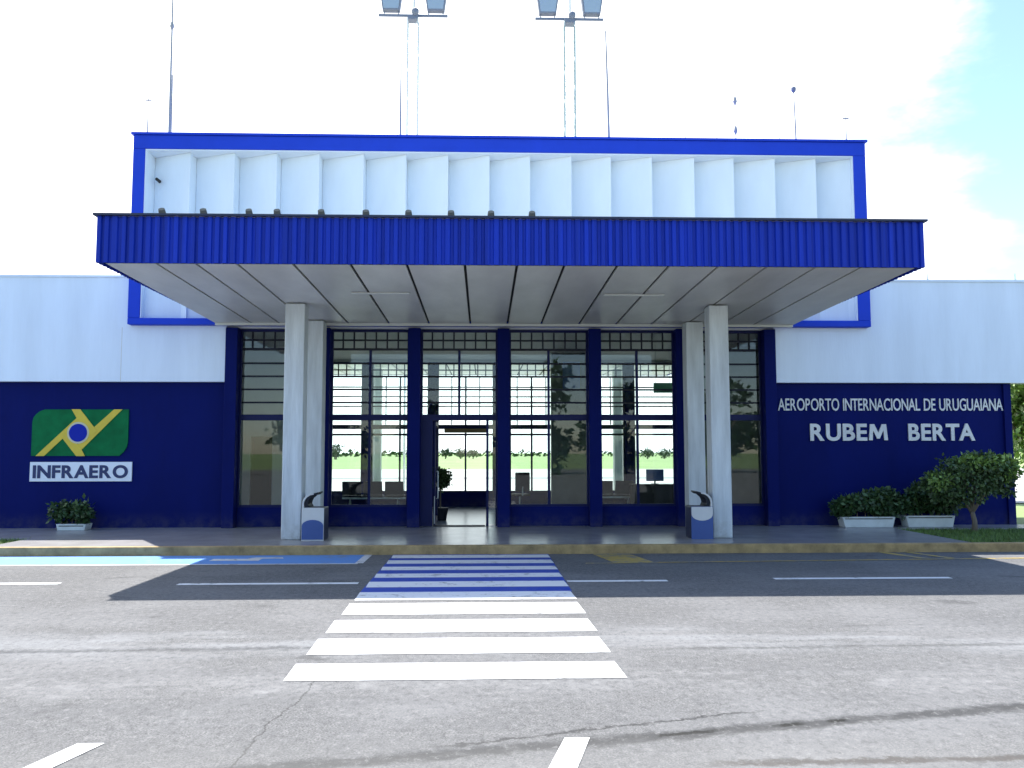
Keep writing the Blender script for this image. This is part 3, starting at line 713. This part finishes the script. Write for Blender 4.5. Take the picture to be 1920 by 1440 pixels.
# ------------------------------------------------------------------ furniture seen inside the hall
def bench(x, y, n, label):
    t = thing('waiting_bench', label, 'bench', (x, y, PZ+.004), 0, 'waiting benches in the hall')
    MB().box(-n*.29, n*.29, -.03, .03, .34, .39).build('beam', M_steel, t)
    for k in range(n):
        cx = (k-(n-1)/2)*.58
        MB().box(cx-.26, cx+.26, -.22, .24, .40, .45).build('seat', M_seat, t, bevel=.015)
        MB().add([(cx-.26, -.24, .46), (cx+.26, -.24, .46), (cx+.26, -.20, .46), (cx-.26, -.20, .46), (cx-.25, -.33, .83), (cx+.25, -.33, .83), (cx+.25, -.29, .83), (cx-.25, -.29, .83)],
                 [(0, 3, 2, 1), (4, 5, 6, 7), (0, 1, 5, 4), (1, 2, 6, 5), (2, 3, 7, 6), (3, 0, 4, 7)]).build('backrest', M_seat, t, bevel=.012)
    for sx in (-1, 1):
        MB().tube([(sx*n*.22, -.22, .015), (sx*n*.22, 0, .36), (sx*n*.22, .22, .015)], .02, 6).build('leg', M_steel, t)
    return t
bench(-3.45, 5.0, 3, 'row of dark seats inside the hall, seen through the window left of the door')
bench(3.2, 5.2, 2, 'pair of dark seats inside the hall, seen through the window left of the right column')
def chair(x, y, rz, label):
    t = thing('office_chair', label, 'chair', (x, y, PZ+.004), rz, None)
    MB().box(-.23, .23, -.23, .23, .44, .50).build('seat', M_seat, t, bevel=.02)
    MB().box(-.21, .21, .21, .25, .58, 1.08).build('backrest', M_seat, t, bevel=.02)
    MB().tube([(0, .23, .46), (0, .25, .7)], .02, 6).build('back_support', M_steel, t)
    MB().tube([(0, 0, .06), (0, 0, .44)], .025, 8).build('post', M_steel, t)
    g = MB()
    for k in range(5): a = k*1.2566; g.tube([(0, 0, .07), (math.cos(a)*.27, math.sin(a)*.27, .03)], [.022, .016], 6)
    g.build('base', M_steel, t)
chair(.55, 4.4, math.pi+.3, 'dark office chair inside the hall just right of the door')
t = thing('service_desk', 'dark service desk inside the hall near the right column', 'desk', (4.2, 4.5, PZ+.004))
MB().box(-.62, .62, -.28, .28, .70, .75).build('top', M_dark, t, bevel=.01); MB().box(-.58, .58, -.26, -.23, .02, .70).build('front_panel', M_dark, t)
for sx in (-1, 1): MB().box(sx*.58-.02, sx*.58+.02, -.22, .24, 0, .70).build('side_panel', M_dark, t)
t = thing('computer_monitor', 'grey blue monitor on the service desk inside the hall', 'monitor', (4.25, 4.45, PZ+.756))
MB().box(-.24, .24, -.02, .02, .08, .40).build('screen', M_signblue, t, bevel=.01); MB().box(-.09, .09, -.07, .07, 0, .015).build('foot', M_seat, t); MB().box(-.02, .02, .0, .02, .0155, .1).build('neck', M_seat, t)
t = thing('potted_plant', 'round bushy potted plant just inside the open door on its left', 'plant', (-1.46, 1.75, PZ+.004))
MB().tube([(0, 0, 0), (0, 0, .28), (0, 0, .30)], [.14, .19, .20], 16).build('pot', M_seat, t, smooth=False)
MB().tube([(0, 0, .25), (0, 0, .85)], .02, 8).build('stem', M_bark, t)
leaves(rblobs(9, 8, 0, 0, 1.0, .14, .14, .12, .15, .22), 1900, .09, 9, .1, .3).build('foliage', M_leafm, t)
t = thing('hanging_sign', 'small green sign hanging from the hall ceiling near the right column', 'sign', (4.2, 3.0, 3.3))
MB().box(-.24, .24, -.02, .02, 0, .26).build('panel', M_signgreen, t, bevel=.008)
for sx in (-1, 1): MB().tube([(sx*.18, 0, .26), (sx*.18, 0, 1.255)], .006, 6).build('hanger', M_steel, t)

# ------------------------------------------------------------------ things on the roofs
def rod(x, y, z0, z1, r, label, name='lightning_rod', tip=None, m=M_rod, lean=0.0, knots=()):
    t = thing(name, label, 'antenna' if name != 'lightning_rod' else 'lightning rod', (x, y, z0))
    h = z1-z0
    MB().tube([(0, 0, 0), (lean*.5, 0, h*.55), (lean, 0, h)], [r, r*.8, r*.5], 7).build('shaft', m, t)
    MB().tube([(0, 0, 0), (0, 0, .05)], r*2.6, 8).build('base', M_rod, t)
    if tip == 'T': MB().tube([(lean-.07, 0, h-.03), (lean+.07, 0, h-.03)], .018, 6).build('cross_tip', M_rod, t)
    if tip == 'ball': MB().tube([(lean, 0, h-.10), (lean, 0, h-.05), (lean, 0, h+.02), (lean, 0, h+.06)], [.03, .06, .06, .02], 10).build('beacon', M_lamp, t)
    for kz in knots: MB().tube([(lean*kz/h, 0, kz-.14), (lean*kz/h, 0, kz-.05), (lean*kz/h, 0, kz+.06)], [.018, .055, .03], 8).build('insulator', M_rod, t)
    return t
RZ = 8.80
rod(-8.05, 1.5, RZ, 13.6, .030, 'tall thin pale whip antenna near the left end of the blue roof frame', 'whip_antenna', None, M_rod, -.02, (3.42,))
rod(-7.86+(-.2), 1.62, RZ, 11.0, .028, 'short thin pole touching the tall left whip antenna', 'antenna_pole')
rod(-8.10, .3, RZ, 9.84, .016, 'short lightning rod at the left corner of the roof frame', tip='T')
rod(-2.47, 1.5, RZ, 11.32, .030, 'plain dark pole left of the left floodlight tower', 'antenna_pole')
rod(2.66, 1.5, RZ, 12.22, .034, 'tallest plain dark pole, right of the right floodlight tower', 'antenna_pole', None, M_rod, -.07)
rod(5.80, 1.5, RZ, 13.4, .012, 'pale knotted whip antenna on the right half of the roof', 'whip_antenna', None, M_pale, 0, (.95, 1.7))
rod(6.89, 1.5, RZ, 10.25, .014, 'short pale thin pole left of the ball-topped one', 'antenna_pole', None, M_pale)
rod(7.32, 1.5, RZ, 10.80, .024, 'dark pole with a small ball beacon near the right roof end', 'antenna_pole', 'ball', M_rod, -.04)
rod(8.05, .3, RZ, 9.60, .016, 'short lightning rod at the right corner of the roof frame', tip='T')
rod(4.30, .5, RZ, 9.30, .014, 'tiny rod on the roof edge right of centre'); rod(5.05, .5, RZ, 9.16, .012, 'tiniest rod on the roof edge left of the knotted antenna'); rod(-.07, 1.5, RZ, 9.72, .012, 'tiny pale rod between the two floodlight towers', m=M_pale)
rod(9.72, .05, WZ+.05, 5.84, .014, 'tiny stud on the right white parapet near the canopy'); rod(11.76, .05, WZ+.05, 5.85, .014, 'tiny stud at the far right of the white parapet')

def tower(x, y, zb, label, m, lean):
    t = thing('floodlight_tower', label, 'floodlight tower', (x, y, -.03), 0, 'floodlight towers behind the terminal'); w = .22
    g = MB()
    for sx in (-1, 1):
        for sy in (-1, 1): g.tube([(sx*w, sy*w, 0), (sx*w, sy*w, zb-.15)], .026, 6)
    n = int(zb/.62)
    for k in range(n):
        z0, z1 = k*.62, (k+1)*.62; s = 1 if k % 2 else -1
        for (ax, ay, bx, by) in ((-1, -1, 1, -1), (1, 1, -1, 1), (-1, 1, -1, -1), (1, -1, 1, 1)):
            g.tube([(ax*w*s if ay == by else ax*w, ay*w*s if ax == bx else ay*w, z0), (bx*w*s if ay == by else bx*w, by*w*s if ax == bx else by*w, z1)], .011, 5)
            g.tube([(ax*w, ay*w, z0), (bx*w, by*w, z0)], .010, 5)
    g.build('lattice_mast', m, t)
    MB().box(-1.45, 1.45, -.045, .045, zb, zb+.09).build('crossbar', M_lamp, t)
    MB().box(-.22, .22, -.22, .22, zb-.20, zb-.002).build('mast_head', M_lamp, t, bevel=.03)
    MB().tube([(.03, 0, zb+.09), (.03, 0, zb+2.6)], .04, 8).build('top_pole', M_pale, t)
    MB().tube([(.10, -.2, zb-.05), (.10, -.2, zb+.06), (.10, -.2, zb+.2), (.10, -.2, zb+.28)], [.06, .15, .15, .05], 12).build('beacon', M_lamp, t, smooth=True)
    for cx in (-.92, .95):
        h = MB(); z0 = zb+.22
        q = [(cx-.36, -.16, z0), (cx+.36, -.16, z0), (cx+.36, .16, z0), (cx-.36, .16, z0), (cx-.50, -.34, z0+1.0), (cx+.50, -.34, z0+1.0), (cx+.50, .1, z0+1.0), (cx-.50, .1, z0+1.0)]
        hd = h.add(q, [(0, 3, 2, 1), (4, 5, 6, 7), (0, 1, 5, 4), (1, 2, 6, 5), (2, 3, 7, 6), (3, 0, 4, 7)]).build('floodlight', M_lamp, t, bevel=.03)
        e = MB(); q2 = [(cx-.31, -.18, z0+.06), (cx+.31, -.18, z0+.06), (cx+.43, -.345, z0+.93), (cx-.43, -.345, z0+.93)]
        e.add(q2+[(a, b+.012, c) for a, b, c in q2], [(0, 1, 2, 3), (4, 5, 6, 7), (0, 1, 5, 4), (1, 2, 6, 5), (2, 3, 7, 6), (3, 0, 4, 7)]).build('lens', M_lens, hd)
        for sx in (-.3, .3): MB().box(cx+sx-.02, cx+sx+.02, -.03, .03, zb+.09, z0+.05).build('bracket', M_lamp, t)
    return t
tower(3.17, 16, 20.05, 'floodlight tower right of centre behind the blue roof frame', mat('tower_green_grey', (.36, .44, .43), .5, var=.1), 0)
tower(-3.42, 16, 20.10, 'floodlight tower tinted pale for sky haze, left of centre behind the blue roof frame', mat('tower_haze_pale', (.66, .67, .65), .5, var=.08), 0)  # light grey-white colour stands in for sun-bright sky haze over this tower

for i, x in enumerate((-5.61, -4.95, -4.22, -3.77, -3.06, -2.34, -1.65, -.96, -.31, .36)):
    if i == 0:
        sp = thing('canopy_spotlight', 'x', 'spotlight', (x, -5.3, 5.2), 0, 'small spotlights on the canopy roof')
        MB().tube([(0, 0, 0), (0, 0, .36)], .03, 6).build('stake', M_matte, sp)
        MB().tube([(0, .06, .34), (0, .02, .40), (0, -.04, .47)], [.05, .06, .05], 10).build('lamp_head', M_matte, sp)
        first = sp
    else:
        sp = copy_tree(first); sp.location.x = x
    sp['label'] = 'small dark spotlight on stake behind canopy fascia, ' + ('leftmost of the ten', 'second from the left', 'third from the left', 'fourth from the left', 'fifth from the left', 'fifth from the right', 'fourth from the right', 'third from the right', 'second from the right', 'rightmost of the ten')[i]
